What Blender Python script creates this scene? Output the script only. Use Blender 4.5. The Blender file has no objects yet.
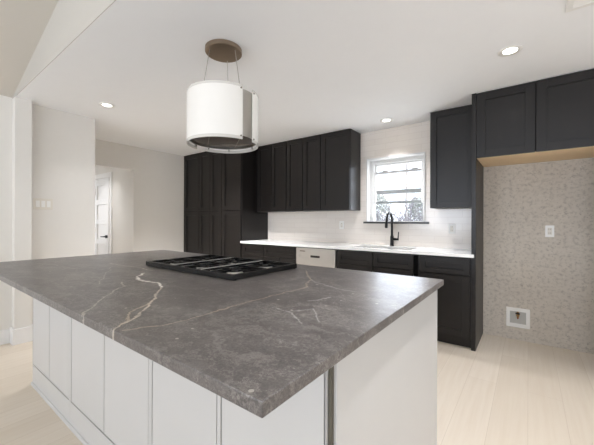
import bpy, bmesh, math, random
from mathutils import Vector, Matrix
S = bpy.context.scene
COL = S.collection
random.seed(7)
PI = math.pi

# ------------------------------------------------------------------ camera, sky, exposure, added fill lamps
cam_data = bpy.data.cameras.new('camera')
cam_data.sensor_width = 36.0
cam_data.lens = 308.26 / 594 * 36.0
cam_data.shift_y = -0.0014
cam_data.clip_start = 0.02
cam = bpy.data.objects.new('camera', cam_data)
COL.objects.link(cam)
EYE = 1.218
cam.matrix_world = (Matrix.Translation((0, 0, EYE)) @ Matrix.Rotation(math.radians(36.9), 4, 'Z')
                    @ Matrix.Rotation(math.radians(90), 4, 'X') @ Matrix.Rotation(math.radians(0.19), 4, 'Z'))
S.camera = cam

world = bpy.data.worlds.new('overcast_sky')
S.world = world
world.use_nodes = True
wn = world.node_tree
bg = wn.nodes['Background']
bg.inputs['Color'].default_value = (0.89, 0.975, 1.12, 1)
bg.inputs['Strength'].default_value = 2.0

vs = S.view_settings
vs.view_transform = 'Standard'
vs.look = 'None'
vs.gamma = 1
vs.use_curve_mapping = False
vs.exposure = 0.22

DAYLIGHT_FILL = 70.0
TILT = math.radians(42)       # tips the added lamps up to brighten the kitchen ceiling


def area(name, loc, rot, sx, sy, power, color):
    d = bpy.data.lights.new(name, 'AREA')
    d.shape = 'RECTANGLE'
    d.size, d.size_y = sx, sy
    d.energy = power
    d.color = color
    o = bpy.data.objects.new(name, d)
    o.location, o.rotation_euler = loc, rot
    COL.objects.link(o)
    return o


# added area lights standing in for light from unseen windows behind the camera
area('daylight_fill', (-2.4, -3.86, 1.45), (PI / 2 + TILT, 0, 0), 1.9, 1.3, DAYLIGHT_FILL, (0.90, 0.985, 1.12))
area('daylight_fill', (0.9, -3.86, 1.45), (PI / 2 + TILT, 0, 0), 1.9, 1.6, DAYLIGHT_FILL, (0.90, 0.985, 1.12))
area('daylight_fill', (3.42, 1.05, 1.3), (PI / 2 + TILT, 0, PI / 2), 1.8, 1.5, DAYLIGHT_FILL * 0.22, (0.90, 0.985, 1.12))  # added fill from the unseen side right of the camera
area('daylight_fill', (-9.3, 1.95, 1.4), (PI / 2, 0, -PI / 2), .8, 1.6, 13.0, (0.96, 0.985, 1.03))  # added fill at the open hall end, out of view
area('daylight_fill', (-1.385, 4.12, 1.63), (-PI / 2, 0, 0), 0.6, 0.75, 6.0, (0.89, 0.97, 1.09))  # added to strengthen what comes in at the sink window

bounce_sun_data = bpy.data.lights.new('bounce_sun', 'SUN')  # added lamp; its patches on unseen floors brighten the ceiling
bounce_sun_data.energy = 7.0
bounce_sun_data.angle = math.radians(0.6)
bounce_sun_data.color = (0.96, 0.96, 0.98)
bounce_sun = bpy.data.objects.new('bounce_sun', bounce_sun_data)
bounce_sun.rotation_euler = Vector((-0.80, 0.45, -0.95)).to_track_quat('-Z', 'Y').to_euler()
COL.objects.link(bounce_sun)

# ------------------------------------------------------------------ materials
def lin(c):
    return tuple((v / 12.92 if v <= 0.04045 else ((v + 0.055) / 1.055) ** 2.4) for v in (c[0] / 255, c[1] / 255, c[2] / 255)) + (1,)


class NT:
    """small helper that adds nodes and wires them"""
    def __init__(self, name):
        self.m = bpy.data.materials.new(name)
        self.m.use_nodes = True
        self.t = self.m.node_tree
        self.b = self.t.nodes['Principled BSDF']
        self.out = self.t.nodes['Material Output']

    def n(self, kind, **kw):
        nd = self.t.nodes.new(kind)
        for k, v in kw.items():
            setattr(nd, k, v)
        return nd

    def put(self, sock, v):
        if hasattr(v, 'is_output'):
            self.t.links.new(v, sock)
        else:
            sock.default_value = v

    def math(self, op, a, b=0.0, clamp=False):
        nd = self.n('ShaderNodeMath', operation=op, use_clamp=clamp)
        self.put(nd.inputs[0], a)
        self.put(nd.inputs[1], b)
        return nd.outputs[0]

    def vmath(self, op, a, b=None, scale=None):
        nd = self.n('ShaderNodeVectorMath', operation=op)
        self.put(nd.inputs[0], a)
        if b is not None:
            self.put(nd.inputs[1], b)
        if scale is not None:
            self.put(nd.inputs['Scale'], scale)
        return nd.outputs['Value'] if op in ('DOT_PRODUCT', 'LENGTH', 'DISTANCE') else nd.outputs[0]

    def coord(self):
        return self.n('ShaderNodeTexCoord').outputs['Object']

    def noise(self, vec, scale, detail=3, rough=0.5, color=False):
        nd = self.n('ShaderNodeTexNoise')
        self.put(nd.inputs['Vector'], vec)
        nd.inputs['Scale'].default_value = scale
        nd.inputs['Detail'].default_value = detail
        nd.inputs['Roughness'].default_value = rough
        return nd.outputs['Color'] if color else nd.outputs[0]

    def ramp(self, fac, stops):
        nd = self.n('ShaderNodeValToRGB')
        self.put(nd.inputs[0], fac)
        el = nd.color_ramp.elements
        while len(el) < len(stops):
            el.new(0.5)
        for e, (p, c) in zip(el, stops):
            e.position = p
            e.color = c
        return nd.outputs[0]

    def mix(self, fac, a, b, mode='MIX'):
        nd = self.n('ShaderNodeMix', data_type='RGBA', blend_type=mode)
        self.put(nd.inputs[0], fac)
        self.put(nd.inputs[6], a)
        self.put(nd.inputs[7], b)
        return nd.outputs[2]

    def bump(self, h, strength=0.2, dist=0.002):
        nd = self.n('ShaderNodeBump')
        nd.inputs['Strength'].default_value = strength
        nd.inputs['Distance'].default_value = dist
        self.put(nd.inputs['Height'], h)
        self.t.links.new(nd.outputs[0], self.b.inputs['Normal'])

    def fin(self, color, rough=0.5, metal=0.0, spec=0.5):
        self.put(self.b.inputs['Base Color'], color)
        self.put(self.b.inputs['Roughness'], rough)
        self.b.inputs['Metallic'].default_value = metal
        self.b.inputs['Specular IOR Level'].default_value = spec
        return self.m


def plain(name, c, rough=0.5, metal=0.0, spec=0.5, var=0.03, scale=12, bump=0.0):
    k = NT(name)
    co = k.coord()
    f = k.noise(co, scale)
    c1 = lin(c)
    lo = tuple(v * (1 - var) for v in c1[:3]) + (1,)
    hi = tuple(min(1, v * (1 + var)) for v in c1[:3]) + (1,)
    if bump:
        k.bump(k.noise(co, scale * 18, 2), bump, 0.001)
    return k.fin(k.mix(f, lo, hi), rough, metal, spec)


M = {}
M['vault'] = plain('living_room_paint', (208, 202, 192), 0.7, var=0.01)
M['header'] = plain('header_paint_darkened', (194, 189, 180), 0.7, var=0.01)  # vault paint darkened to offset strong light on the header
M['wall'] = plain('wall_paint', (229, 225, 218), 0.6, var=0.015, bump=0.05)
M['ceiling'] = plain('ceiling_paint', (246, 246, 246), 0.75, spec=0.3, var=0.01)
M['trim'] = plain('trim_paint', (237, 235, 232), 0.35, var=0.01)
M['island'] = plain('island_cabinet_paint', (202, 200, 197), 0.35, var=0.02, scale=6)
M['corner_shade'] = plain('corner_shade', (92, 87, 75), 0.7)  # olive tone painting the shade inside the island corner gap
M['island_shade'] = plain('island_gap_shade', (52, 48, 42), 0.7)  # dark colour for the shade between island doors
M['white'] = plain('white_plastic', (240, 238, 233), 0.3, var=0.01)
M['black'] = plain('matte_black_metal', (16, 16, 17), 0.38, 0.4)
M['iron'] = plain('cast_iron', (17, 17, 18), 0.24, 0.2, spec=0.7, var=0.2, scale=90, bump=0.05)
M['steel'] = plain('brushed_steel', (190, 186, 180), 0.28, 1.0, var=0.05)
M['tray'] = plain('bright_cooktop_steel', (222, 221, 218), 0.5, 0.35, var=0.03)
M['steel_warm'] = plain('stainless_front', (204, 201, 197), 0.34, 0.95, var=0.05, scale=5)
M['steel_dark'] = plain('dark_steel', (120, 112, 102), 0.35, 1.0)  # darker steel for badge, screws, filter trim and duct opening
M['aluminium'] = plain('cast_aluminium', (205, 203, 198), 0.3, 1.0)
M['quartz'] = plain('white_quartz', (250, 249, 246), 0.16, var=0.01, scale=30)
M['ledge'] = plain('dark_stone_sill', (58, 56, 55), 0.3, var=0.15, scale=60)
M['bronze'] = plain('brushed_bronze', (150, 134, 117), 0.4, 1.0, var=0.1)
M['filter'] = plain('hood_filter_metal', (74, 66, 60), 0.5, 0.7, var=0.15, scale=120)
M['vinyl'] = plain('window_vinyl', (228, 227, 224), 0.35, var=0.01)
M['grey_rail'] = plain('grey_sash_edge', (138, 142, 141), 0.45, var=0.03)
M['check_rail'] = plain('pale_grey_rail', (158, 158, 156), 0.5, var=0.02)
M['brass'] = plain('valve_brass', (176, 140, 92), 0.35, 0.9)
M['box_grey'] = plain('grey_box_plastic', (186, 184, 178), 0.5)
M['reveal_shade'] = plain('black_gap_shade', (5, 5, 5), 0.9, spec=0.1)  # near black, paints the shade in the gaps between cabinet doors
M['red'] = plain('valve_red', (160, 60, 48), 0.5)
M['ivory'] = plain('ivory_plastic', (226, 220, 208), 0.35, var=0.01)
M['display'] = plain('dark_display', (46, 40, 38), 0.3)
M['gasket'] = plain('dark_slot', (22, 20, 19), 0.8)


def dark_wood():
    k = NT('espresso_cabinet')
    co = k.coord()
    v = k.vmath('MULTIPLY', co, (60, 60, 2.2))
    f = k.noise(v, 1.0, 4, 0.6)
    c = k.mix(f, lin((15, 12, 11)), lin((28, 23, 20)))
    k.bump(f, 0.12, 0.001)
    return k.fin(c, k.math('ADD', k.math('MULTIPLY', f, 0.1), 0.33), 0, 0.42)


M['dark'] = dark_wood()


def raw_wood():
    k = NT('raw_birch')
    co = k.coord()
    f = k.noise(k.vmath('MULTIPLY', co, (3, 45, 45)), 1.0, 4, 0.6)
    return k.fin(k.mix(f, lin((246, 212, 164)), lin((252, 228, 190))), 0.55)


M['raw'] = raw_wood()


def floor_mat():
    k = NT('pale_oak_planks')
    co = k.coord()
    sp = k.n('ShaderNodeSeparateXYZ')
    k.put(sp.inputs[0], co)
    cb = k.n('ShaderNodeCombineXYZ')
    k.put(cb.inputs[0], sp.outputs[1])
    k.put(cb.inputs[1], sp.outputs[0])
    br = k.n('ShaderNodeTexBrick', offset=0.37, offset_frequency=2)
    k.put(br.inputs['Vector'], cb.outputs[0])
    br.inputs['Color1'].default_value = lin((218, 205, 187))
    br.inputs['Color2'].default_value = lin((228, 216, 200))
    br.inputs['Mortar'].default_value = lin((196, 180, 160))
    br.inputs['Scale'].default_value = 1.0
    br.inputs['Mortar Size'].default_value = 0.0012
    br.inputs['Mortar Smooth'].default_value = 0.3
    br.inputs['Brick Width'].default_value = 1.7
    br.inputs['Row Height'].default_value = 0.19
    g = k.noise(k.vmath('MULTIPLY', co, (38, 1.6, 1)), 1.0, 5, 0.62)
    g2 = k.noise(k.vmath('MULTIPLY', co, (5, 0.7, 1)), 1.0, 2)
    col = k.mix(k.math('MULTIPLY', k.math('SUBTRACT', g, 0.38), 1.1, True), br.outputs[0], lin((204, 186, 163)))
    col = k.mix(k.math('MULTIPLY', g2, 0.35), col, lin((230, 220, 205)))
    k.bump(g, 0.08, 0.001)
    return k.fin(col, k.math('ADD', k.math('MULTIPLY', g, 0.15), 0.38), 0, 0.4)


M['floor'] = floor_mat()


def tile_mat():
    k = NT('glossy_wall_tile')
    co = k.coord()
    sp = k.n('ShaderNodeSeparateXYZ')
    k.put(sp.inputs[0], co)
    cb = k.n('ShaderNodeCombineXYZ')
    k.put(cb.inputs[0], sp.outputs[0])
    k.put(cb.inputs[1], sp.outputs[2])
    br = k.n('ShaderNodeTexBrick', offset=0.5)
    k.put(br.inputs['Vector'], cb.outputs[0])
    br.inputs['Color1'].default_value = lin((226, 217, 207))
    br.inputs['Color2'].default_value = lin((232, 224, 215))
    br.inputs['Mortar'].default_value = lin((207, 197, 187))
    br.inputs['Scale'].default_value = 1.0
    br.inputs['Mortar Size'].default_value = 0.0016
    br.inputs['Mortar Smooth'].default_value = 0.2
    br.inputs['Brick Width'].default_value = 0.30
    br.inputs['Row Height'].default_value = 0.075
    f = k.noise(k.vmath('MULTIPLY', co, (5, 1, 22)), 1.0, 3)
    col = k.mix(k.math('MULTIPLY', f, 0.5), br.outputs[0], lin((238, 231, 223)))
    k.bump(k.math('ADD', k.math('MULTIPLY', f, 0.6), k.math('MULTIPLY', br.outputs[1], -1.0)), 0.12, 0.0015)
    return k.fin(col, 0.17, 0, 0.5)


M['tile'] = tile_mat()


def niche_mat():
    k = NT('mottled_skim_coat')
    co = k.coord()
    v = k.vmath('MULTIPLY', co, (30, 1, 34))
    a = k.noise(v, 1.0, 4, 0.6)
    b = k.noise(k.vmath('MULTIPLY', co, (3, 1, 4)), 1.0, 3)
    vo = k.n('ShaderNodeTexVoronoi')
    k.put(vo.inputs['Vector'], k.vmath('MULTIPLY', co, (38, 1, 46)))
    vo.inputs['Scale'].default_value = 1.0
    base = k.mix(b, lin((196, 187, 175)), lin((212, 203, 191)))
    c = k.mix(k.ramp(a, [(0.50, (0, 0, 0, 1)), (0.72, (1, 1, 1, 1))]), base, lin((172, 164, 154)))
    c = k.mix(k.ramp(a, [(0.28, (0.7, 0.7, 0.7, 1)), (0.42, (0, 0, 0, 1))]), c, lin((212, 206, 198)))
    sel = k.math('LESS_THAN', vo.outputs[0], 0.20)
    c = k.mix(k.math('MULTIPLY', sel, k.math('MULTIPLY', k.noise(co, 9), 0.75)), c, lin((132, 123, 113)))
    k.bump(a, 0.25, 0.002)
    return k.fin(c, 0.85, 0, 0.2)


M['niche'] = niche_mat()


def stone_mat():
    k = NT('veined_soapstone')
    co = k.coord()
    flat = k.vmath('MULTIPLY', co, (1, 1, 0))
    wob = k.vmath('SUBTRACT', k.noise(co, 9, 6, 0.68, True), (0.5, 0.5, 0.5))
    p = k.vmath('ADD', flat, k.vmath('MULTIPLY', wob, (0.07, 0.07, 0)))

    def line(pts, width, vec=p):
        dmin = None
        for a, b in zip(pts, pts[1:]):
            ax, ay = a
            ba = (b[0] - ax, b[1] - ay, 0)
            l2 = ba[0] ** 2 + ba[1] ** 2
            pa = k.vmath('SUBTRACT', vec, (ax, ay, 0))
            h = k.math('MULTIPLY', k.vmath('DOT_PRODUCT', pa, ba), 1 / l2, True)
            d = k.vmath('LENGTH', k.vmath('SUBTRACT', pa, k.vmath('SCALE', ba, scale=h)))
            dmin = d if dmin is None else k.math('MINIMUM', dmin, d)
        return k.math('SUBTRACT', 1.0, k.math('DIVIDE', dmin, width * .42), True)

    n1 = k.noise(co, 2.2, 5, 0.6)
    n2 = k.noise(co, 11, 5, 0.65)
    n3 = k.noise(co, 60, 3, 0.6)
    c = k.mix(n1, lin((84, 79, 77)), lin((106, 100, 97)))
    c = k.mix(k.math('MULTIPLY', k.ramp(n2, [(0.45, (0, 0, 0, 1)), (0.75, (1, 1, 1, 1))]), 0.35), c, lin((134, 128, 123)))
    c = k.mix(k.math('MULTIPLY', n3, 0.25), c, lin((70, 66, 65)))
    sc = k.vmath('ADD', k.vmath('MULTIPLY', co, (3.2, 7.5, 1)), k.vmath('SCALE', wob, scale=1.1))
    smoke = k.ramp(k.noise(sc, 1.0, 6, 0.62), [(0.50, (0, 0, 0, 1)), (0.72, (1, 1, 1, 1))])
    c = k.mix(k.math('MULTIPLY', smoke, 0.34), c, lin((150, 146, 143)))
    dk = k.ramp(k.noise(k.vmath('MULTIPLY', co, (2.1, 3.4, 1)), 1.3, 5, 0.6), [(0.42, (1, 1, 1, 1)), (0.56, (0, 0, 0, 1))])
    c = k.mix(k.math('MULTIPLY', dk, 0.35), c, lin((72, 68, 67)))
    n4 = k.noise(co, 170, 2, 0.7)
    c = k.mix(k.math('MULTIPLY', k.ramp(n4, [(0.48, (0, 0, 0, 1)), (0.68, (1, 1, 1, 1))]), 0.30), c, lin((140, 132, 127)))
    c = k.mix(k.math('MULTIPLY', k.ramp(n4, [(0.30, (1, 1, 1, 1)), (0.46, (0, 0, 0, 1))]), 0.35), c, lin((56, 52, 51)))
    brk = k.math('ADD', k.math('MULTIPLY', n2, 2.2), -0.25, True)
    vw = k.noise(co, 24, 4, 0.65)
    white = lin((240, 236, 228))
    tan = lin((182, 166, 146))
    for pts, w, col, amt in [
        ([(-1.66, .80), (-1.60, .785), (-1.53, .795)], .055, white, 1.0),
        ([(-1.80, .90), (-1.70, .815), (-1.59, .785), (-1.513, .798), (-1.438, .80), (-1.343, .761)], 0.030, white, 1.0),
        ([(-1.343, .761), (-1.23, .674), (-1.117, .582), (-1.042, .525), (-.999, .475), (-.936, .394), (-.905, .36)], 0.021, lin((205, 194, 178)), 0.9),
        ([(-1.117, .582), (-1.093, .533), (-1.059, .483), (-.988, .445), (-.95, .41)], 0.019, tan, 0.8),
        ([(-1.133, .372), (-1.213, .425), (-1.323, .498), (-1.434, .587), (-1.508, .66), (-1.62, .70)], 0.015, lin((190, 182, 172)), 0.8),
        ([(-2.427, .958), (-2.235, .978), (-2.017, .996), (-1.836, .98)], 0.019, lin((190, 182, 172)), 0.7),
        ([(-2.194, .891), (-1.867, .717), (-1.647, .611)], 0.013, lin((184, 178, 170)), 0.6),
        ([(-.90, .40), (-.86, .484), (-.84, .62), (-.844, .778), (-.833, .92), (-.83, 1.157), (-.912, 1.335), (-1.12, 1.58)], 0.017, tan, 0.75),
        ([(-.711, .822), (-.633, .803), (-.552, .752)], 0.015, lin((186, 184, 182)), 0.65),
        ([(-.678, .97), (-.646, 1.008), (-.631, 1.076)], 0.019, lin((186, 184, 182)), 0.6),
        ([(-.655, .812), (-.608, .891), (-.54, .83), (-.501, .80)], 0.013, lin((186, 184, 182)), 0.6),
        ([(-.912, 1.335), (-.788, 1.26), (-.594, 1.222)], 0.023, lin((170, 168, 168)), 0.6),
        ([(-2.9, .62), (-2.6, .70), (-2.3, .72)], 0.015, lin((180, 172, 162)), 0.5),
        ([(-1.316, .36), (-1.318, .42)], .005, lin((70, 66, 62)), 0.9),
        ([(-.358, 1.12), (-.40, 1.115)], .005, lin((206, 200, 190)), 0.9),
    ]:
        c = k.mix(k.math('MULTIPLY', k.math('MULTIPLY', k.math('SUBTRACT', line(pts, w), k.math('MULTIPLY', vw, 0.75)), 3.2, True), k.math('MULTIPLY', brk, amt)), c, col)
    vo = k.n('ShaderNodeTexVoronoi')
    k.put(vo.inputs['Vector'], co)
    vo.inputs['Scale'].default_value = 11
    vo.inputs['Randomness'].default_value = 1.0
    speck = k.math('LESS_THAN', vo.outputs[0], 0.06)
    c = k.mix(k.math('MULTIPLY', speck, 0.7), c, lin((196, 190, 180)))
    wv = k.vmath('ADD', k.vmath('MULTIPLY', co, (2.0, 5.0, 1)), k.vmath('SCALE', wob, scale=1.4))
    st = k.ramp(k.noise(wv, 1.2, 5, 0.6), [(0.47, (0, 0, 0, 1)), (0.5, (1, 1, 1, 1)), (0.53, (0, 0, 0, 1))])
    c = k.mix(k.math('MULTIPLY', st, 0.22), c, lin((190, 184, 176)))
    fv = k.vmath('ADD', k.vmath('MULTIPLY', co, (5.5, 3.0, 1)), k.vmath('SCALE', wob, scale=2.2))
    fine = k.ramp(k.noise(fv, 1.5, 4, 0.55), [(0.488, (0, 0, 0, 1)), (0.5, (1, 1, 1, 1)), (0.512, (0, 0, 0, 1))])
    c = k.mix(k.math('MULTIPLY', k.math('MULTIPLY', fine, k.ramp(n1, [(0.45, (0, 0, 0, 1)), (0.6, (1, 1, 1, 1))])), 0.42), c, lin((206, 201, 194)))
    k.bump(n3, 0.03, 0.001)
    return k.fin(c, k.math('ADD', k.math('MULTIPLY', n3, 0.06), 0.28), 0, 0.5)


M['stone'] = stone_mat()


def shade_mat():
    k = NT('lit_frosted_shade')
    k.b.inputs['Emission Color'].default_value = (1.0, 0.97, 0.92, 1)
    k.b.inputs['Emission Strength'].default_value = 0.14
    return k.fin(k.mix(k.noise(k.coord(), 5), lin((218, 215, 209)), lin((226, 223, 217))), 0.25)


M['shade'] = shade_mat()


def glow(name, col, s):
    k = NT(name)
    k.b.inputs['Emission Color'].default_value = col
    k.b.inputs['Emission Strength'].default_value = s
    return k.fin(k.mix(k.noise(k.coord(), 5), lin((240, 238, 230)), lin((250, 248, 240))), 0.4)


M['rim'] = plain('frosted_rim', (216, 212, 204), 0.25, var=0.01)
M['lens'] = glow('lit_downlight_lens', (1.0, 0.97, 0.9, 1), 9.0)


def glass_mat():
    k = NT('window_glass')
    tr = k.n('ShaderNodeBsdfTransparent')
    gl = k.n('ShaderNodeBsdfGlossy')
    gl.inputs['Roughness'].default_value = 0.02
    mx = k.n('ShaderNodeMixShader')
    k.put(mx.inputs[0], k.math('ADD', k.math('MULTIPLY', k.noise(k.coord(), 3), 0.02), 0.05))
    k.t.links.new(tr.outputs[0], mx.inputs[1])
    k.t.links.new(gl.outputs[0], mx.inputs[2])
    k.t.links.new(mx.outputs[0], k.out.inputs[0])
    return k.m


M['glass'] = glass_mat()
M['bark'] = plain('bare_branch_bark', (116, 113, 120), 0.8, var=0.25, scale=8)
M['leaf'] = plain('evergreen_leaf', (148, 153, 149), 0.7, var=0.25, scale=20)
M['ground'] = plain('winter_lawn', (150, 146, 124), 0.9, var=0.2, scale=3)
M['pole'] = plain('weathered_pole', (150, 148, 148), 0.8, var=0.2)


# ------------------------------------------------------------------ mesh helpers
def B():
    return bmesh.new()


def box(bm, x0, x1, y0, y1, z0, z1, bev=0.0):
    r = bmesh.ops.create_cube(bm, size=1)
    vsn = r['verts']
    for v in vsn:
        v.co = Vector((x0 + (v.co.x + .5) * (x1 - x0), y0 + (v.co.y + .5) * (y1 - y0), z0 + (v.co.z + .5) * (z1 - z0)))
    if bev:
        es = list({e for v in vsn for e in v.link_edges})
        bmesh.ops.bevel(bm, geom=es, offset=bev, segments=2, affect='EDGES', profile=0.5)
    return bm


def prism(bm, pts, z0, z1, axis='z'):
    """extrude a polygon; axis z: pts are (x, y); axis y: pts are (x, z) between y0, y1; axis x: (y, z)"""
    def P(a, b, c):
        return {'z': (a, b, c), 'y': (a, c, b), 'x': (c, a, b)}[axis]
    lo = [bm.verts.new(P(a, b, z0)) for a, b in pts]
    hi = [bm.verts.new(P(a, b, z1)) for a, b in pts]
    n = len(pts)
    bm.faces.new(lo)
    bm.faces.new(hi)
    for i in range(n):
        bm.faces.new((lo[i], lo[(i + 1) % n], hi[(i + 1) % n], hi[i]))
    bmesh.ops.recalc_face_normals(bm, faces=bm.faces)
    return bm


def lathe(bm, prof, cx, cy, seg=48, a0=0.0, a1=2 * PI):
    """prof: closed or open list of (r, z)"""
    full = abs(a1 - a0 - 2 * PI) < 1e-6
    n = seg if full else seg + 1
    rings = []
    for i in range(n):
        a = a0 + (a1 - a0) * i / seg
        rings.append([bm.verts.new((cx + r * math.cos(a), cy + r * math.sin(a), z)) for r, z in prof])
    m = len(prof)
    for i in range(seg):
        A, C = rings[i], rings[(i + 1) % n]
        for j in range(m):
            q = (A[j], C[j], C[(j + 1) % m], A[(j + 1) % m])
            if prof[j][0] < 1e-6 and prof[(j + 1) % m][0] < 1e-6:
                continue
            try:
                bm.faces.new(q)
            except ValueError:
                pass
    if not full:
        bm.faces.new(rings[0])
        bm.faces.new(rings[-1])
    bmesh.ops.remove_doubles(bm, verts=bm.verts, dist=1e-6)
    bmesh.ops.recalc_face_normals(bm, faces=bm.faces)
    return bm


def disc(bm, cx, cy, r, z0, z1, seg=40, bev=0.0):
    if bev:
        return lathe(bm, [(0, z0), (r - bev, z0), (r, z0 + bev), (r, z1 - bev), (r - bev, z1), (0, z1)], cx, cy, seg)
    return lathe(bm, [(0, z0), (r, z0), (r, z1), (0, z1)], cx, cy, seg)


def tube(bm, pts, rad, seg=12):
    pts = [Vector(p) for p in pts]
    rads = rad if isinstance(rad, (list, tuple)) else [rad] * len(pts)
    prev = None
    up = None
    rings = []
    for i, p in enumerate(pts):
        t = (pts[min(i + 1, len(pts) - 1)] - pts[max(i - 1, 0)]).normalized()
        if up is None:
            up = t.orthogonal().normalized()
        up = (up - t * up.dot(t)).normalized()
        sd = t.cross(up)
        rings.append([bm.verts.new(p + (up * math.cos(2 * PI * j / seg) + sd * math.sin(2 * PI * j / seg)) * rads[i]) for j in range(seg)])
    for a, b in zip(rings, rings[1:]):
        for j in range(seg):
            bm.faces.new((a[j], a[(j + 1) % seg], b[(j + 1) % seg], b[j]))
    bm.faces.new(rings[0])
    bm.faces.new(rings[-1])
    bmesh.ops.recalc_face_normals(bm, faces=bm.faces)
    return bm


def wpos(o):
    v = Vector((0, 0, 0))
    while o:
        v += o.location
        o = o.parent
    return v


def obj(name, bm, mat, parent=None, smooth=False):
    off = wpos(parent)
    me = bpy.data.meshes.new(name)
    if off.length:
        bmesh.ops.translate(bm, verts=bm.verts, vec=-off)
    bm.to_mesh(me)
    bm.free()
    me.materials.append(M[mat] if isinstance(mat, str) else mat)
    if smooth:
        for p in me.polygons:
            p.use_smooth = True
        me.set_sharp_from_angle(angle=math.radians(40))
    o = bpy.data.objects.new(name, me)
    o.parent = parent
    COL.objects.link(o)
    return o


def tag(o, label, cat, group=None, kind=None):
    if label:
        o['label'] = label
    if cat:
        o['category'] = cat
    if group:
        o['group'] = group
    if kind:
        o['kind'] = kind
    return o


def thing(name, label, cat, loc, group=None):
    o = bpy.data.objects.new(name, None)
    o.empty_display_size = 0.1
    o.location = loc
    COL.objects.link(o)
    return tag(o, label, cat, group)


def struct(name, bm, mat, label=None, cat=None):
    return tag(obj(name, bm, mat), label, cat, None, 'structure')


def dup(root, loc, label):
    r = root.copy()
    COL.objects.link(r)
    r.location = loc
    r['label'] = label
    for ch in list(root.children):
        c = ch.copy()
        COL.objects.link(c)
        c.parent = r
        for g in list(ch.children):
            d = g.copy()
            COL.objects.link(d)
            d.parent = c
    return r


# ------------------------------------------------------------------ room shell
CEIL = 2.437
YW = 3.93          # face of the tiled wall
XL = -4.14         # left wall beside the island
XF = -5.15         # far left wall
XR = 3.5
YH = 0.755         # plane of the header between living room and kitchen
YB = -4.0

struct('floor', box(B(), -9.5, XR + .2, YB - .2, YW + .2, -0.1, 0.0), 'floor', 'pale oak plank floor around the island', 'floor')
struct('ceiling', box(B(), -9.5, XR + .2, YH + .004, YW + .2, CEIL, CEIL + .1), 'ceiling', 'flat white kitchen ceiling', 'ceiling')


def vz(x):
    return 2.45 + 0.279 * (x - XL) if x < .5 else 2.45 + .279 * 4.64 - .279 * (x - .5)


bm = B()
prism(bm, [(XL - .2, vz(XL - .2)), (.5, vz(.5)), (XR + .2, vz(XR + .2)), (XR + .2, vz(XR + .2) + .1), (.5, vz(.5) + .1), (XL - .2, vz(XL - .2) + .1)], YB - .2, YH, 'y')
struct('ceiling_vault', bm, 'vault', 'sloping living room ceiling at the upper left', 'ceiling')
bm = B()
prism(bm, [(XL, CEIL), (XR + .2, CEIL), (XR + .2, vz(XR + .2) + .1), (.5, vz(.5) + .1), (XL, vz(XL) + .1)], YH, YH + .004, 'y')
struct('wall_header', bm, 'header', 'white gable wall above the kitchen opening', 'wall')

# back wall with the window opening
WX0, WX1, WZ0, WZ1 = -1.758, -1.008, 1.212, 2.06


def holed(x0, x1, z0, z1, y0, y1, hx0=WX0, hx1=WX1, hz0=WZ0, hz1=WZ1):
    b = B()
    box(b, x0, hx0, y0, y1, z0, z1)
    box(b, hx1, x1, y0, y1, z0, z1)
    box(b, hx0, hx1, y0, y1, z0, hz0)
    box(b, hx0, hx1, y0, y1, hz1, z1)
    return b


struct('wall_back', holed(-9.5, XR + .2, 0, CEIL, YW + .01, YW + .2), 'wall', 'white wall behind the dark cabinets', 'wall')
struct('wall_tile', holed(-3.575, -.436, .914, CEIL, YW, YW + .01), 'tile', 'glossy off white tile around the kitchen window', 'wall tile')
struct('wall_niche', box(B(), -.394, .50, YW, YW + .01, 0, 1.815), 'niche', 'mottled grey unfinished wall inside the refrigerator recess', 'wall')
# left wall block (ends at Y 1.495), far wall with the hall opening, hall
struct('wall_left', box(B(), XF - .12, XL, YB - .2, 1.495, 0, CEIL + .1), 'wall', 'white wall with the switch plate at the left', 'wall')
b = B()
box(b, XF - .12, XF, 2.42, YW + .01, 0, CEIL)
box(b, XF - .12, XF, 1.495, 2.42, 2.055, CEIL)
struct('wall_far', b, 'wall', 'far white wall beside the tall dark cabinets with the hall opening', 'wall')
struct('wall_hall', box(B(), -9.5, XF - .12, 2.42, 2.54, 0, CEIL), 'wall', 'white hall wall seen through the opening', 'wall')
b = B()
box(b, -9.5, XF - .12, 1.38, 1.495, 0, CEIL)
struct('wall_hall_side', b, 'wall', 'hidden side of the hall', 'wall')
struct('trim_1', box(B(), XL, -4.03, YH, YH + .13, 0, CEIL, .002), 'wall', 'white pilaster at the end of the left wall', 'trim')
b = B()
box(b, XL, -4.014, YH - .016, YH, 0, .155, .003)
box(b, -4.03, -4.014, YH, YH + .146, 0, .155, .003)
box(b, XL, -4.03, YH + .13, YH + .146, 0, .155, .003)
struct('baseboard_pilaster', b, 'trim', 'white baseboard wrapped around the pilaster', 'baseboard')
b = B()
box(b, XL, XL + .016, YB, YH - .016, 0, .14, .003)
box(b, XL, XL + .016, YH + .146, 1.495, 0, .14, .003)
struct('baseboard_left', b, 'trim', 'white baseboard along the left wall', 'baseboard')
struct('baseboard_far', box(B(), XF, XF + .016, 2.42, 3.29, 0, .14, .003), 'trim', 'white baseboard along the far left wall', 'baseboard')
b = B()
box(b, XL - .2, -3.4, YB - .2, YB, 0, 2.7)
box(b, -1.4, -.1, YB - .2, YB, 0, 2.7)
box(b, 1.9, XR + .2, YB - .2, YB, 0, 2.7)
for x0, x1 in ((-3.4, -1.4), (-.1, 1.9)):
    box(b, x0, x1, YB - .2, YB, 0, .6)
    box(b, x0, x1, YB - .2, YB, 2.3, 2.7)
prism(b, [(XL - .2, 2.45), (XL - .2, 2.4), (XR + .2, 2.4), (XR + .2, vz(XR)), (.5, vz(.5) + .05)], YB - .2, YB, 'y')
struct('wall_behind', b, 'wall', 'living room wall behind the camera', 'wall')
b = B()
box(b, XR, XR + .2, YB, .1, 0, 3.1)
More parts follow.
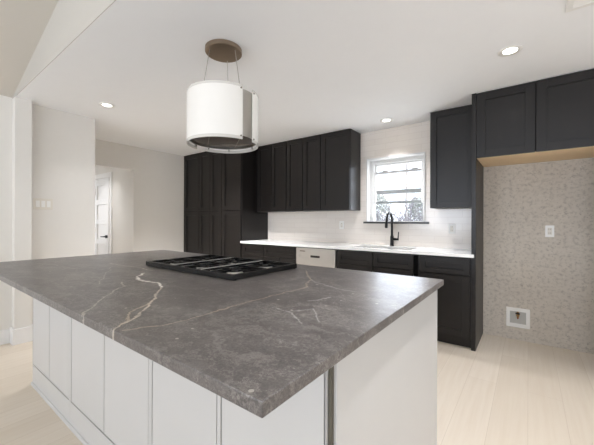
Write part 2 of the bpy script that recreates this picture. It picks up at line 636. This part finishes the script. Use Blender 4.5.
box(b, XR, XR + .2, 2.0, YW + .1, 0, 3.1)
box(b, XR, XR + .2, .1, 2.0, 2.25, 3.1)
box(b, XR, XR + .2, .1, 2.0, 0, .4)
struct('wall_right', b, 'wall', 'living room wall right of the camera', 'wall')

# ------------------------------------------------------------------ kitchen window
win = tag(thing('window_1', 'white double hung window with raised lower sash above the sink', 'window', (-1.383, YW, WZ0)), None, None, None, 'structure')
YG = 4.03
b = B()
box(b, WX0, WX0 + .058, YG - .01, YG + .06, WZ0, WZ1, .003)
box(b, WX1 - .045, WX1, YG - .01, YG + .06, WZ0, WZ1, .003)
box(b, WX0 + .058, WX1 - .045, YG - .01, YG + .06, WZ1 - .05, WZ1, .003)
box(b, WX0 + .058, WX1 - .045, YG - .01, YG + .06, WZ0, WZ0 + .02, .003)
obj('window_frame', b, 'vinyl', win)
b = B()
box(b, WX0 - .004, WX0 + .010, YW - .012, YG - .01, WZ0 + .01, WZ1 + .012, .002)
box(b, WX1 - .010, WX1 + .004, YW - .012, YG - .01, WZ0 + .01, WZ1 + .012, .002)
box(b, WX0 + .010, WX1 - .010, YW - .012, YG - .01, WZ1 - .010, WZ1 + .012, .002)
obj('window_jamb', b, 'vinyl', win)
gx0, gx1 = WX0 + .058, WX1 - .045
us = obj('upper_sash', box(box(box(B(), gx0, gx0 + .028, YG + .03, YG + .055, 1.60, WZ1 - .05, .002), gx1 - .028, gx1, YG + .03, YG + .055, 1.60, WZ1 - .05, .002),
                          gx0 + .028, gx1 - .028, YG + .03, YG + .055, WZ1 - .078, WZ1 - .05, .002), 'vinyl', win)
obj('meeting_rail', box(B(), gx0 + .0285, gx1 - .0285, YG + .03, YG + .055, 1.594, 1.648, .002), 'grey_rail', us)
obj('pane', box(B(), gx0 + .028, gx1 - .028, YG + .040, YG + .044, 1.648, WZ1 - .078), 'glass', us)
ls = obj('lower_sash', box(box(B(), gx0, gx0 + .024, YG - .002, YG + .024, 1.462, 1.895, .002), gx1 - .024, gx1, YG - .002, YG + .024, 1.462, 1.895, .002), 'vinyl', win)
obj('bottom_rail', box(B(), gx0 + .0245, gx1 - .0245, YG - .002, YG + .024, 1.462, 1.494, .002), 'grey_rail', ls)
obj('check_rail', box(B(), gx0 + .0245, gx1 - .0245, YG - .002, YG + .024, 1.866, 1.895, .002), 'check_rail', ls)
obj('pane', box(B(), gx0 + .024, gx1 - .024, YG + .008, YG + .012, 1.494, 1.868), 'glass', ls)
for x in (-1.55, -1.16):
    obj('sash_latch', box(B(), x - .035, x + .035, YG - .002, YG + .020, 1.895, 1.912, .003), 'check_rail', ls)
obj('window_sill', box(B(), -1.80, -.957, YW - .030, YG - .01, 1.197, 1.2215, .002), 'ledge', win)['label'] = 'thin dark stone window ledge'

# ------------------------------------------------------------------ hall door
hd = tag(thing('door_1', 'white five panel hall door with black lever and hinges', 'door', (-6.345, 2.42, 0)), None, None, None, 'structure')
b = B()
dx0, dx1, dz1 = -6.65, -6.04, 2.005
box(b, dx0, dx1, 2.408, 2.42, .008, dz1)
zs = [.10, .46, .83, 1.20, 1.57, 1.92]
for z in zs:
    box(b, dx0 + .1, dx1 - .1, 2.398, 2.408, z - .045, z + .045, .003)
box(b, dx0, dx0 + .1, 2.398, 2.408, .008, dz1, .003)
box(b, dx1 - .1, dx1, 2.398, 2.408, .008, dz1, .003)
sl = obj('door_slab', b, 'trim', hd)
for z in (1.775, 1.045, .3):
    obj('hinge', tube(B(), [(dx0 - .003, 2.394, z - .05), (dx0 - .003, 2.394, z + .05)], .011), 'black', hd, True)
b = B()
tube(b, [(-6.10, 2.398, .935), (-6.10, 2.372, .935)], .028, 20)
tube(b, [(-6.10, 2.372, .935), (-6.10, 2.345, .935)], .012)
tube(b, [(-6.09, 2.345, .935), (-6.225, 2.345, .932)], .011)
obj('door_handle', b, 'black', hd, True)
b = B()
box(b, dx1 + .008, -5.945, 2.405, 2.42, 0, dz1 + .095, .003)
box(b, dx0 - .10, dx0 - .008, 2.405, 2.42, 0, dz1 + .095, .003)
box(b, dx0 - .008, dx1 + .008, 2.405, 2.42, dz1 + .01, dz1 + .095, .003)
obj('door_casing', b, 'trim', hd)


# ------------------------------------------------------------------ cabinet builders
def shaker(name, x0, x1, z0, z1, yf, parent, w=.068, mat='dark'):
    """shaker door facing -Y: frame mesh with a recessed panel as its child"""
    b = B()
    t = .02
    box(b, x0, x0 + w, yf, yf + t, z0, z1, .0015)
    box(b, x1 - w, x1, yf, yf + t, z0, z1, .0015)
    box(b, x0 + w, x1 - w, yf, yf + t, z1 - w, z1, .0015)
    box(b, x0 + w, x1 - w, yf, yf + t, z0, z0 + w, .0015)
    d = obj(name, b, mat, parent)
    b = B()
    box(b, x0 + w - .004, x1 - w + .004, yf + .0135, yf + .0195, z0 + w - .004, z1 - w + .004)
    obj('door_panel' if 'door' in name else 'drawer_panel', b, mat, d)
    return d


def carcass(x0, x1, y0, y1, z0, z1, parent, name='body'):
    o = obj(name, box(B(), x0, x1, y0, y1, z0, z1, .001), 'dark', parent)
    obj('door_gap_shade', box(B(), x0 + .012, x1 - .012, y0 - .0007, y0 - .0001, z0 + .004, z1 - .012), 'reveal_shade', parent)  # thin black sheet put behind the doors as gap shade
    return o


G = .0032
# tall pantry run
YP = 3.3147
GP = 'tall dark pantry cabinets'
for x0, x1, cuts, lab in [
    (-5.15, -4.657, [(-5.105, -4.66)], 'tall dark pantry cabinet with single doors nearest the far left wall'),
    (-4.657, -4.043, [(-4.654, -4.352), (-4.348, -4.046)], 'tall dark pantry cabinet with paired narrow doors, middle of three'),
    (-4.043, -3.576, [(-4.040, -3.590)], 'tall dark pantry cabinet with single doors beside the white counter'),
]:
    c = thing('pantry_cabinet', lab, 'cabinet', ((x0 + x1) / 2, 3.62, 0), GP)
    carcass(x0 + .0006, x1 - .0006, YP + .021, YW + .009, .10, CEIL - .002, c)
    obj('toe_kick', box(B(), x0 + .002, x1 - .002, YP + .085, YW, 0, .0995), 'dark', c)
    for a, e in cuts:
        shaker('door', a + G, e - G, .112, 1.390, YP, c)
        shaker('door', a + G, e - G, 1.399, CEIL - .02, YP, c)

# wall cabinets
YU = 3.6145
GU = 'dark wall cabinets left of the window'
for x0, x1, cuts, lab, grp in [
    (-3.5745, -2.922, [(-3.527, -3.226), (-3.223, -2.924)], 'two door dark wall cabinet next to the tall pantry', GU),
    (-2.922, -2.308, [(-2.920, -2.616), (-2.613, -2.310)], 'two door dark wall cabinet in the middle of the run left of the window', GU),
    (-2.308, -1.855, [(-2.306, -1.857)], 'single door dark wall cabinet just left of the window', GU),
    (-.878, -.4365, [(-.876, -.441)], 'single door dark wall cabinet right of the window', None),
]:
    c = thing('wall_cabinet', lab, 'cabinet', ((x0 + x1) / 2, 3.78, 1.3735), grp)
    carcass(x0 + .0006, x1 - .0006, YU + .021, YW - .0005, 1.3735, CEIL - .002, c)
    for a, e in cuts:
        shaker('door', a + G, e - G, 1.3745, CEIL - .006, YU, c, .066)

# refrigerator surround
c = thing('refrigerator_panel', 'tall dark side panel between the counter and the refrigerator recess', 'panel', (-.415, 3.63, 0))
obj('board', box(B(), -.434, -.396, 3.337, YW + .009, 0, CEIL - .001, .0015), 'dark', c)
c = thing('refrigerator_panel', 'tall dark side panel closing the right side of the refrigerator recess', 'panel', (.519, 3.63, 0))
obj('board', box(B(), .501, .539, 3.337, YW + .009, 0, CEIL - .001, .0015), 'dark', c)
c = thing('over_refrigerator_cabinet', 'dark two door cabinet above the empty refrigerator recess', 'cabinet', (.05, 3.63, 1.82))
carcass(-.3940, .4990, 3.359, YW + .009, 1.832, CEIL - .002, c)
obj('underside', box(B(), -.3935, .4985, 3.358, YW + .008, 1.822, 1.8315), 'raw', c)['label'] = 'raw unfinished wood underside'
shaker('door', -.3935, .0455, 1.823, CEIL - .008, 3.337, c, .072)
shaker('door', .0505, .4985, 1.823, CEIL - .008, 3.337, c, .072)

# base cabinets along the window wall
YC = 3.315
GB = 'dark base cabinets under the white counter'


def base(x0, x1, lab, fronts):
    c = thing('base_cabinet', lab, 'cabinet', ((x0 + x1) / 2, 3.6, 0), GB)
    carcass(x0 + .0006, x1 - .0006, YC + .021, YW + .009, .10, .8825, c)
    obj('toe_kick', box(B(), x0 + .002, x1 - .002, YC + .08, YC + .10, 0, .0995), 'dark', c)
    for kind, a, e, z0, z1 in fronts:
        shaker(kind, a + G, e - G, z0, z1, YC, c, .052 if kind != 'door' else .066)
    return c


base(-3.575, -3.098, 'dark base cabinet under the counter end beside the tall pantry', [('drawer', -3.545, -3.10, .715, .868), ('door', -3.545, -3.10, .112, .708)])
base(-3.098, -2.503, 'dark base cabinet just left of the dishwasher', [('drawer', -3.096, -2.505, .715, .868), ('door', -3.096, -2.802, .112, .708), ('door', -2.799, -2.505, .112, .708)])
# the sink base carcass is an open box so that the basin hangs inside
c = thing('base_cabinet', 'wide dark base cabinet under the sink with two false fronts', 'cabinet', (-1.4, 3.6, 0), GB)
x0, x1 = -1.8915, -.9105
b = B()
box(b, x0, x0 + .018, YC + .021, YW + .009, .10, .8825)
box(b, x1 - .018, x1, YC + .021, YW + .009, .10, .8825)
box(b, x0 + .018, x1 - .018, YC + .021, YW + .009, .10, .118)
box(b, x0 + .018, x1 - .018, YC + .021, YC + .035, .118, .8825)
obj('body', b, 'dark', c)
obj('door_gap_shade', box(B(), x0 + .012, x1 - .012, YC + .0203, YC + .0209, .104, .87), 'reveal_shade', c)  # same black sheet, shade painted between the sink base fronts
obj('toe_kick', box(B(), x0, x1, YC + .08, YC + .10, 0, .0995), 'dark', c)
for kind, a, e, z0, z1 in [('drawer_front', -1.878, -1.412, .715, .868), ('drawer_front', -1.409, -.960, .715, .868), ('door', -1.878, -1.412, .112, .708), ('door', -1.409, -.960, .112, .708)]:
    shaker(kind, a + G, e - G, z0, z1, YC, c, .052 if kind != 'door' else .066)
base(-.9095, -.4345, 'dark base cabinet with drawer beside the refrigerator recess', [('drawer', -.897, -.442, .708, .868), ('door', -.897, -.442, .112, .701)])

# dishwasher
c = thing('dishwasher', 'stainless dishwasher under the white counter', 'dishwasher', (-2.198, 3.6, 0))
obj('body', box(B(), -2.500, -1.894, YC + .03, YW, .1, .876), 'gasket', c)
d = obj('door', box(box(B(), -2.498, -1.896, YC - .004, YC + .029, .115, .748, .002), -2.498, -1.896, YC - .004, YC + .029, .786, .872, .002), 'steel_warm', c)
obj('pocket_handle', box(box(box(B(), -2.498, -2.440, YC - .004, YC + .029, .748, .786), -1.962, -1.896, YC - .004, YC + .029, .748, .786), -2.44, -1.962, YC + .004, YC + .029, .748, .786), 'steel_warm', d)
obj('control_display', box(B(), -2.268, -2.128, YC - .0005, YC + .004, .753, .781), 'display', c)['label'] = 'dark control display in the pocket handle'
b = B()
xx = -2.436
for w in (.010, .008, .011, .007, .010, .009, .010):
    box(b, xx, xx + w, YC - .0055, YC - .004, .823, .838)
    xx += w + .0035
obj('badge', b, 'steel_dark', c)['label'] = 'small grey maker badge'
obj('toe_kick', box(B(), -2.498, -1.896, YC + .06, YC + .08, 0, .0995), 'gasket', c)

# sink counter (with the basin cut-out)
SX0, SX1, SY0, SY1 = -1.735, -1.035, 3.43, 3.79
b = B()
yf = 3.298
for x0, x1, y0, y1 in [(-3.5755, SX0, yf, YW + .008), (SX1, -.4345, yf, YW + .008), (SX0, SX1, yf, SY0), (SX0, SX1, SY1, YW + .008), (-.4345, -.409, yf, 3.3365)]:
    box(b, x0, x1, y0, y1, .884, .914)
bmesh.ops.remove_doubles(b, verts=b.verts, dist=1e-5)
tag(obj('sink_countertop', b, 'quartz'), 'long white quartz countertop under the window with a sink cutout', 'countertop')
c = thing('kitchen_sink', 'undermount steel sink basin below the window', 'sink', ((SX0 + SX1) / 2, (SY0 + SY1) / 2, .68))
b = B()
t = .004
box(b, SX0 - .012, SX1 + .012, SY0 - .012, SY1 + .012, .68, .684)
box(b, SX0 - .012, SX0 - .004, SY0 - .012, SY1 + .012, .684, .8835)
box(b, SX1 + .004, SX1 + .012, SY0 - .012, SY1 + .012, .684, .8835)
box(b, SX0 - .004, SX1 + .004, SY0 - .012, SY0 - .004, .684, .8835)
box(b, SX0 - .004, SX1 + .004, SY1 + .004, SY1 + .012, .684, .8835)
obj('basin', b, 'steel', c)
obj('drain', lathe(B(), [(.0, .686), (.035, .686), (.045, .690), (.048, .684), (.0, .684)], -1.385, 3.66, 24), 'steel', c, True)

# faucet
FX, FY = -1.387, 3.858
c = thing('faucet', 'matte black pull down gooseneck faucet behind the sink', 'faucet', (FX, FY, .914))
b = B()
lathe(b, [(0, .914), (.026, .914), (.026, .920), (.0215, .924), (.0215, 1.035), (.017, 1.045), (0, 1.045)], FX, FY, 24)
obj('base', b, 'black', c, True)
pts = [(FX, FY, 1.04), (FX, FY, 1.15), (FX, FY, 1.24)]
for i in range(1, 13):
    a = PI * i / 12 * .93
    pts.append((FX, FY - .088 + .088 * math.cos(a), 1.245 + .088 * math.sin(a)))
e = Vector(pts[-1])
pts.append(tuple(e + Vector((0, -.010, -.035))))
obj('spout', tube(B(), pts, .0145, 14), 'black', c, True)
e = Vector(pts[-1])
obj('spray_head', tube(B(), [e, e + Vector((0, -.004, -.012)), e + Vector((0, -.012, -.06)), e + Vector((0, -.014, -.085))], [.0135, .016, .0175, .0165], 14), 'black', c, True)
b = B()
tube(b, [(FX + .015, FY, 1.000), (FX + .085, FY, 1.000)], .013, 14)
tube(b, [(FX + .078, FY, .995), (FX + .080, FY, 1.035), (FX + .084, FY, 1.095)], [.0085, .0075, .006], 10)
obj('lever', b, 'black', c, True)


# ------------------------------------------------------------------ outlets, switches, water box
def outlet(label, x, z, w=.070, h=.114):
    c = thing('wall_outlet', label, 'outlet', (x, YW, z), 'white wall outlets')
    obj('cover_plate', box(B(), x - w / 2, x + w / 2, YW - .006, YW, z - h / 2, z + h / 2, .002), 'white', c)
    r = obj('receptacle', box(B(), x - .017, x + .017, YW - .0085, YW - .006, z - .034, z + .034, .001), 'ivory', c)
    for dz in (-.019, .019):
        for dx in (-.00725, .00725):
            obj('slot', box(B(), x + dx - .00125, x + dx + .00125, YW - .0092, YW - .0085, z + dz - .004, z + dz + .006), 'gasket', r)
    return c


o1 = outlet('white outlet on the tile right of the window', -.709, 1.142)
dup(o1, (-2.146, YW, 1.172), 'white outlet on the tile under the wall cabinets left of the window')
dup(o1, (.168, YW, 1.132), 'white outlet on the mottled wall of the refrigerator recess')

c = thing('switch_plate', 'wide white three gang switch plate on the left wall', 'light switch', (XL, 1.002, 1.397))
obj('cover_plate', box(B(), XL, XL + .007, .920, 1.085, 1.338, 1.456, .002), 'ivory', c)
for i, y in enumerate((.956, 1.002, 1.048)):
    obj('rocker', box(B(), XL + .007, XL + .0115, y - .0165, y + .0165, 1.363, 1.431, .002), 'white', c)

c = thing('water_supply_box', 'white recessed water supply box low in the refrigerator recess', 'water box', (-.085, YW, .232))
X0, X1, Z0, Z1 = -.185, .015, .131, .331
ix0, ix1, iz0, iz1 = -.153, -.017, .170, .294
b = B()
box(b, X0, ix0, YW - .008, YW, Z0, Z1, .002)
box(b, ix1, X1, YW - .008, YW, Z0, Z1, .002)
box(b, ix0, ix1, YW - .008, YW, Z0, iz0, .002)
box(b, ix0, ix1, YW - .008, YW, iz1, Z1, .002)
obj('flange', b, 'white', c)
obj('recess', box(B(), ix0, ix1, YW - .0015, YW - .0005, iz0, iz1), 'box_grey', c)['label'] = 'grey inside of the box'
v = obj('valve', tube(tube(B(), [(-.085, YW - .012, iz1 - .001), (-.085, YW - .012, .235)], .010, 12), [(-.10, YW - .012, .258), (-.07, YW - .012, .258)], .008, 10), 'brass', c, True)
v['label'] = 'brass shutoff valve'
obj('valve_handle', box(B(), -.105, -.068, YW - .034, YW - .022, .272, .284, .002), 'gasket', v)
obj('valve_tip', tube(B(), [(-.085, YW - .012, .235), (-.085, YW - .012, .222)], .006, 10), 'red', v, True)

# ------------------------------------------------------------------ island
IZ = .914
IX0, IX1, IY0, IY1 = -3.107, -.358, .381, 1.775
b = box(B(), IX0, IX1, IY0, IY1, .8845, IZ, .0025)
tag(obj('island_countertop', b, 'stone'), 'large dark veined stone countertop of the island', 'countertop')
BX0, BX1, BY0, BY1 = -2.957, -.3835, .657, 1.739
ZT = .8840
GI = 'white island cabinet units'


def island_unit(x0, x1, doors, lab):
    c = thing('island_cabinet', lab, 'cabinet', ((x0 + x1) / 2, 1.2, 0), GI)
    obj('body', box(B(), x0 + .0005, x1 - .0005, BY0 + .021, BY1 - .001, .0, ZT - .001), 'island', c)
    obj('shadow_gap', box(B(), x0 + .02, x1 - .02, BY0 + .014, BY0 + .0205, .142, ZT - .004), 'island_shade', c)  # dark sheet behind the doors, painted shade for their gaps
    b = B()
    xs = [x0 + .0005] + [v for d in doors for v in d] + [x1 - .0005]
    box(b, xs[0], doors[0][0] - .005, BY0, BY0 + .0205, .145, ZT - .001, .001)
    box(b, doors[-1][1] + .005, xs[-1], BY0, BY0 + .0205, .145, ZT - .001, .001)
    for p, q in zip(doors, doors[1:]):
        if q[0] - p[1] > .015:
            box(b, p[1] + .005, q[0] - .005, BY0, BY0 + .0205, .145, ZT - .001, .001)
    box(b, x0 + .0005, x1 - .0005, BY0, BY0 + .0205, 0, .1445, .001)
    obj('face_frame', b, 'island', c)
    for a, e in doors:
        obj('door', box(B(), a, e, BY0 + .001, BY0 + .0135, .152, ZT - .006, .0015), 'island', c)


island_unit(BX0, -2.178, [(-2.950, -2.573), (-2.566, -2.201)], 'white two door island cabinet at the far left end of the island')
island_unit(-2.178, -1.251, [(-2.155, -1.7075), (-1.7005, -1.270)], 'white two door island cabinet in the middle of the island')
island_unit(-1.251, -.4015, [(-1.234, -.826), (-.799, -.408)], 'white two door island cabinet beneath the near corner of the stone top')
b = box(B(), -.4010, BX1, .680, BY1 - .016, 0, ZT - .001, .001)
ep = tag(obj('island_end_panel', b, 'island'), 'wide plain white panel covering the right end of the island', 'panel')
obj('gap_shade_strip', box(B(), -.4010, -.392, BY0 + .010, .6795, 0, ZT - .001), 'corner_shade', ep)['label'] = 'dark strip painted as shade in the gap at the panel front'  # added dark strip in place of real shade in the corner gap
tag(obj('corner_post', box(B(), -.4010, BX1 + .002, BY1 - .0155, BY1, 0, ZT - .001, .001), 'island'), 'slim white corner strip at the far right edge of the island', 'trim strip')
b = B()
prism(b, [(BY0 - .0004, 0), (BY0 - .011, 0), (BY0 - .011, .009), (BY0 - .009, .015), (BY0 - .005, .018), (BY0 - .0004, .019)], BX0, BX1, 'x')
tag(obj('island_shoe_molding', b, 'island'), 'slim white shoe molding along the foot of the island', 'base trim')

# ------------------------------------------------------------------ cooktop
CX0, CX1, CY0, CY1 = -2.083, -1.203, 1.060, 1.605
c = thing('gas_cooktop', 'black six burner gas cooktop set in the island top', 'cooktop', ((CX0 + CX1) / 2, (CY0 + CY1) / 2, IZ))
obj('tray', box(B(), CX0 + .016, CX1 - .016, CY0 + .016, CY1 - .016, IZ + .0005, IZ + .010, .002), 'iron', c)
bx = (-1.936, -1.643, -1.350)
by = (1.205, 1.46)
for x in bx:
    for y in by:
        bn = obj('burner', lathe(B(), [(0, IZ + .010), (.046, IZ + .010), (.044, IZ + .016), (.034, IZ + .0165), (.034, IZ + .018), (0, IZ + .018)], x, y, 28), 'aluminium', c, True)
        obj('burner_cap', lathe(B(), [(0, IZ + .018), (.038, IZ + .018), (.040, IZ + .021), (.036, IZ + .026), (0, IZ + .027)], x, y, 28), 'black', bn, True)
gw = (CX1 - CX0) / 3
for i in range(3):
    x0, x1 = CX0 + gw * i + (.001 if i == 0 else .013), CX0 + gw * (i + 1) - (.001 if i == 2 else .013)
    xm = bx[i]
    b = B()
    za, zb = IZ + .021, IZ + .032
    r = .007
    for y in (CY0 + r, CY1 - r):
        box(b, CX0 + gw * i + .0006, CX0 + gw * (i + 1) - .0006, y - r, y + r, IZ + .003, zb, .002)
    for x in (x0 + r, x1 - r):
        box(b, x - r, x + r, CY0 + 2 * r, CY1 - 2 * r, IZ + (.003 if (i, x > xm) in ((0, False), (2, True)) else .020), zb, .002)
    box(b, x0 + 2 * r, x1 - 2 * r, (CY0 + CY1) / 2 - .005, (CY0 + CY1) / 2 + .005, za, zb, .002)
    for y in by:
        box(b, x0 + 2 * r, xm - .028, y - .0045, y + .0045, za, zb, .0015)
        box(b, xm + .028, x1 - 2 * r, y - .0045, y + .0045, za, zb, .0015)
        lo = CY0 + 2 * r if y < 1.4 else (CY0 + CY1) / 2 + .005
        hi = (CY0 + CY1) / 2 - .005 if y < 1.4 else CY1 - 2 * r
        box(b, xm - .0045, xm + .0045, lo, y - .028, za, zb, .0015)
        box(b, xm - .0045, xm + .0045, y + .028, hi, za, zb, .0015)
    for x in (x0 + r, x1 - r):
        for y in (CY0 + .02, CY1 - .02):
            box(b, x - .006, x + .006, y - .006, y + .006, IZ + .0005, IZ + .021)
    obj('grate', b, 'iron', c)
for x in (CX0 + gw, CX0 + 2 * gw):
    obj('divider_strip', box(B(), x - .0105, x + .0105, CY0 + .0155, CY1 - .0155, IZ + .0125, IZ + .031, .002), 'tray', c)['label'] = 'bright steel strip between the grates'

# ------------------------------------------------------------------ pendant range hood
PX, PY = -1.727, 1.43
ZB, ZTOP = 1.752, 2.106
c = thing('pendant_range_hood', 'lit drum shaped pendant range hood hanging over the cooktop', 'range hood', (PX, PY, CEIL))
obj('canopy', disc(B(), PX, PY, .127, CEIL - .032, CEIL - .0005, 48, .003), 'bronze', c, True)
toward = math.atan2(-PY, -PX)
for th in (-70, 50, 165):
    a = toward + math.radians(th)
    ca, sa = math.cos(a), math.sin(a)
    cb = obj('cable', tube(B(), [(PX + .10 * ca, PY + .10 * sa, CEIL - .031), (PX + .15 * ca, PY + .15 * sa, ZTOP - .012)], .0022, 8), 'steel', c, True)
obj('housing', lathe(B(), [(0, ZTOP - .014), (.20, ZTOP - .014), (.233, ZTOP - .02), (.233, ZB + .028), (.228, ZB + .028), (.228, ZB + .05), (0, ZB + .05)], PX, PY, 64), 'steel', c, True)
fl = obj('filter', lathe(B(), [(0, ZB + .034), (.205, ZB + .034), (.2275, ZB + .046), (.2275, ZB + .0495), (0, ZB + .0495)], PX, PY, 48), 'filter', c, True)
b = B()
for a in (35, 145):
    ar = math.radians(a)
    d = Vector((math.cos(ar), math.sin(ar), 0))
    n = Vector((-d.y, d.x, 0))
    for s in (-.10, .10):
        p = Vector((PX, PY, ZB + .0325)) + n * s
        tube(b, [p - d * .165, p + d * .165], .0025, 6)
obj('filter_trim', b, 'steel_dark', fl)
for a0, a1 in ((193, 350), (12, 171)):
    A0, A1 = math.radians(a0), math.radians(a1)
    sh = obj('shade', lathe(B(), [(.238, ZB + .020), (.245, ZB + .020), (.245, ZTOP - .016), (.238, ZTOP - .016)], PX, PY, 48, A0, A1), 'shade', c, True)
    for za, zb in ((ZB, ZB + .0195), (ZTOP - .0155, ZTOP)):
        obj('shade_rim', lathe(B(), [(.238, za), (.245, za), (.245, zb), (.238, zb)], PX, PY, 48, A0, A1), 'rim', sh, True)
    for aa in (A0 + .05, A1 - .05):
        for z in (ZB + .022, ZTOP - .022):
            ca, sa = math.cos(aa), math.sin(aa)
            obj('standoff_screw', tube(B(), [(PX + .233 * ca, PY + .233 * sa, z), (PX + .2485 * ca, PY + .2485 * sa, z)], .0055, 10), 'steel_dark', sh, True)
for a in (20, 75, 130, 200, 255, 310):
    ar = math.radians(a)
    ca, sa = math.cos(ar), math.sin(ar)
    obj('bracket', tube(B(), [(PX + .230 * ca, PY + .230 * sa, ZB + .030), (PX + .230 * ca, PY + .230 * sa, ZB + .012), (PX + .2378 * ca, PY + .2378 * sa, ZB + .012)], .005, 8), 'steel', c, True)

# ------------------------------------------------------------------ recessed lights and ceiling register
GR = 'recessed ceiling lights'


def can(x, y, label, power):
    c = thing('recessed_light', label, 'ceiling light', (x, y, CEIL), GR)
    obj('trim_ring', lathe(B(), [(.042, CEIL - .0005), (.075, CEIL - .0005), (.075, CEIL - .003), (.070, CEIL - .006), (.044, CEIL - .004)], x, y, 40), 'white', c, True)
    obj('lens', disc(B(), x, y, .0418, CEIL - .003, CEIL - .0006, 32), 'lens', c)
    d = bpy.data.lights.new('downlight', 'SPOT')
    d.energy = power
    d.color = (0.96, 0.965, 1.0)
    d.spot_size = math.radians(106)
    d.spot_blend = 1.0
    d.shadow_soft_size = 0.035
    o = bpy.data.objects.new('downlight', d)
    o.location = (0, 0, -.012)
    o.parent = c
    COL.objects.link(o)
    return c


can(-3.545, 1.389, 'small lit recessed light near the left wall', 26)
can(-.108, 2.653, 'lit recessed light in front of the refrigerator recess', 48)
can(-1.363, 3.594, 'lit recessed light above the sink window', 64)
can(-3.50, 2.653, 'added recessed light, unseen behind the lit drum of the hood', 320)  # added lamp, lifts the dim far end of the kitchen
can(-.108, 1.20, 'added recessed light above the right end of the island, out of view', 90)  # added lamp, lights the end panel from out of view

can(-5.95, 1.9, 'added recessed light inside the hall, out of view', 55)  # added lamp to brighten the hall
RX0, RY1 = .166, 2.356
c = thing('ceiling_register', 'white ceiling air register at the upper right corner', 'air vent', (RX0 + .18, RY1 - .1, CEIL))
b = B()
rx1, ry0 = RX0 + .36, RY1 - .21
box(b, RX0, rx1, RY1 - .03, RY1, CEIL - .008, CEIL - .0005, .002)
box(b, RX0, rx1, ry0, ry0 + .03, CEIL - .008, CEIL - .0005, .002)
box(b, RX0, RX0 + .032, ry0 + .03, RY1 - .03, CEIL - .008, CEIL - .0005, .002)
box(b, rx1 - .032, rx1, ry0 + .03, RY1 - .03, CEIL - .008, CEIL - .0005, .002)
obj('frame', b, 'white', c)
obj('duct_opening', box(B(), RX0 + .032, rx1 - .032, ry0 + .03, RY1 - .03, CEIL - .0012, CEIL - .0006), 'steel_dark', c)
for i in range(9):
    y = ry0 + .038 + i * .0165
    b = B()
    prism(b, [(y, CEIL - .0014), (y + .002, CEIL - .0014), (y + .012, CEIL - .0065), (y + .010, CEIL - .0065)], RX0 + .032, rx1 - .032, 'x')
    obj('louver', b, 'white', c)

# ------------------------------------------------------------------ garden outside the window
struct('ground', box(B(), -40, 30, YW + .21, 60, -.5, -.35), 'ground', 'winter lawn outside', 'ground')
tag(obj('utility_pole', tube(B(), [(-4.72, 15.1, -.36), (-4.72, 15.1, 7.5)], [.055, .045], 12), 'pole', None, True), 'thin utility pole seen through the window', 'pole')


def twigs(bm, p, d, ln, r, depth):
    q = p + d * ln
    mid = p + d * ln * .5 + Vector((random.uniform(-1, 1), random.uniform(-1, 1), random.uniform(-.3, .6))) * ln * .10
    tube(bm, [p, mid, q], [r, r * .85, r * .68], 5)
    if depth == 0:
        return
    for _ in range(3 if depth > 1 else 4):
        nd = (d + Vector((random.uniform(-1, 1), random.uniform(-1, 1), random.uniform(-.45, .6))) * .75).normalized()
        twigs(bm, p + (q - p) * random.uniform(.45, 1.0), nd, ln * random.uniform(.58, .8), r * .62, depth - 1)


for x, y, h, lab in [(-3.55, 10.2, 1.12, 'bare twiggy shrub at the left of the window view'),
                     (-2.05, 6.6, .86, 'bare twiggy shrub at the right of the window view')]:
    b = B()
    for i in range(5):
        a = i * 1.26 + x
        twigs(b, Vector((x + .1 * math.cos(a), y + .1 * math.sin(a), -.36)), Vector((.25 * math.cos(a), .25 * math.sin(a), 1)).normalized(), h, .020, 4)
    tag(obj('bare_shrub', b, 'bark'), lab, 'shrub', 'bare shrubs outside the window')

for x, y, h, w, lab in [(-8.0, 19.5, 3.0, 1.3, 'dark evergreen tree at the left of the window view'),
                        (-4.6, 17.0, 2.5, 1.1, 'dark evergreen tree behind the pole at the right of the window view')]:
    c = thing('evergreen_tree', lab, 'tree', (x, y, -.35), 'evergreens beyond the lawn')
    obj('trunk', tube(B(), [(x, y, -.36), (x, y, h * .6)], [.11, .06], 8), 'bark', c)
    b = B()
    for i in range(2600):
        u = random.random()
        a = random.uniform(0, 2 * PI)
        z = .1 + (h - .1) * u
        rr = w * (1 - abs(u - .4) ** 1.6 * 1.4) * math.sqrt(random.random()) * .85
        p = Vector((x + rr * math.cos(a), y + rr * math.sin(a), z))
        s = random.uniform(.05, .11)
        d1 = Vector((random.uniform(-1, 1), random.uniform(-1, 1), random.uniform(-1, 1))).normalized()
        d2 = d1.orthogonal().normalized()
        b.faces.new([b.verts.new(p + d1 * s), b.verts.new(p + d2 * s * .45), b.verts.new(p - d1 * s), b.verts.new(p - d2 * s * .45)])
    obj('foliage', b, 'leaf', c)
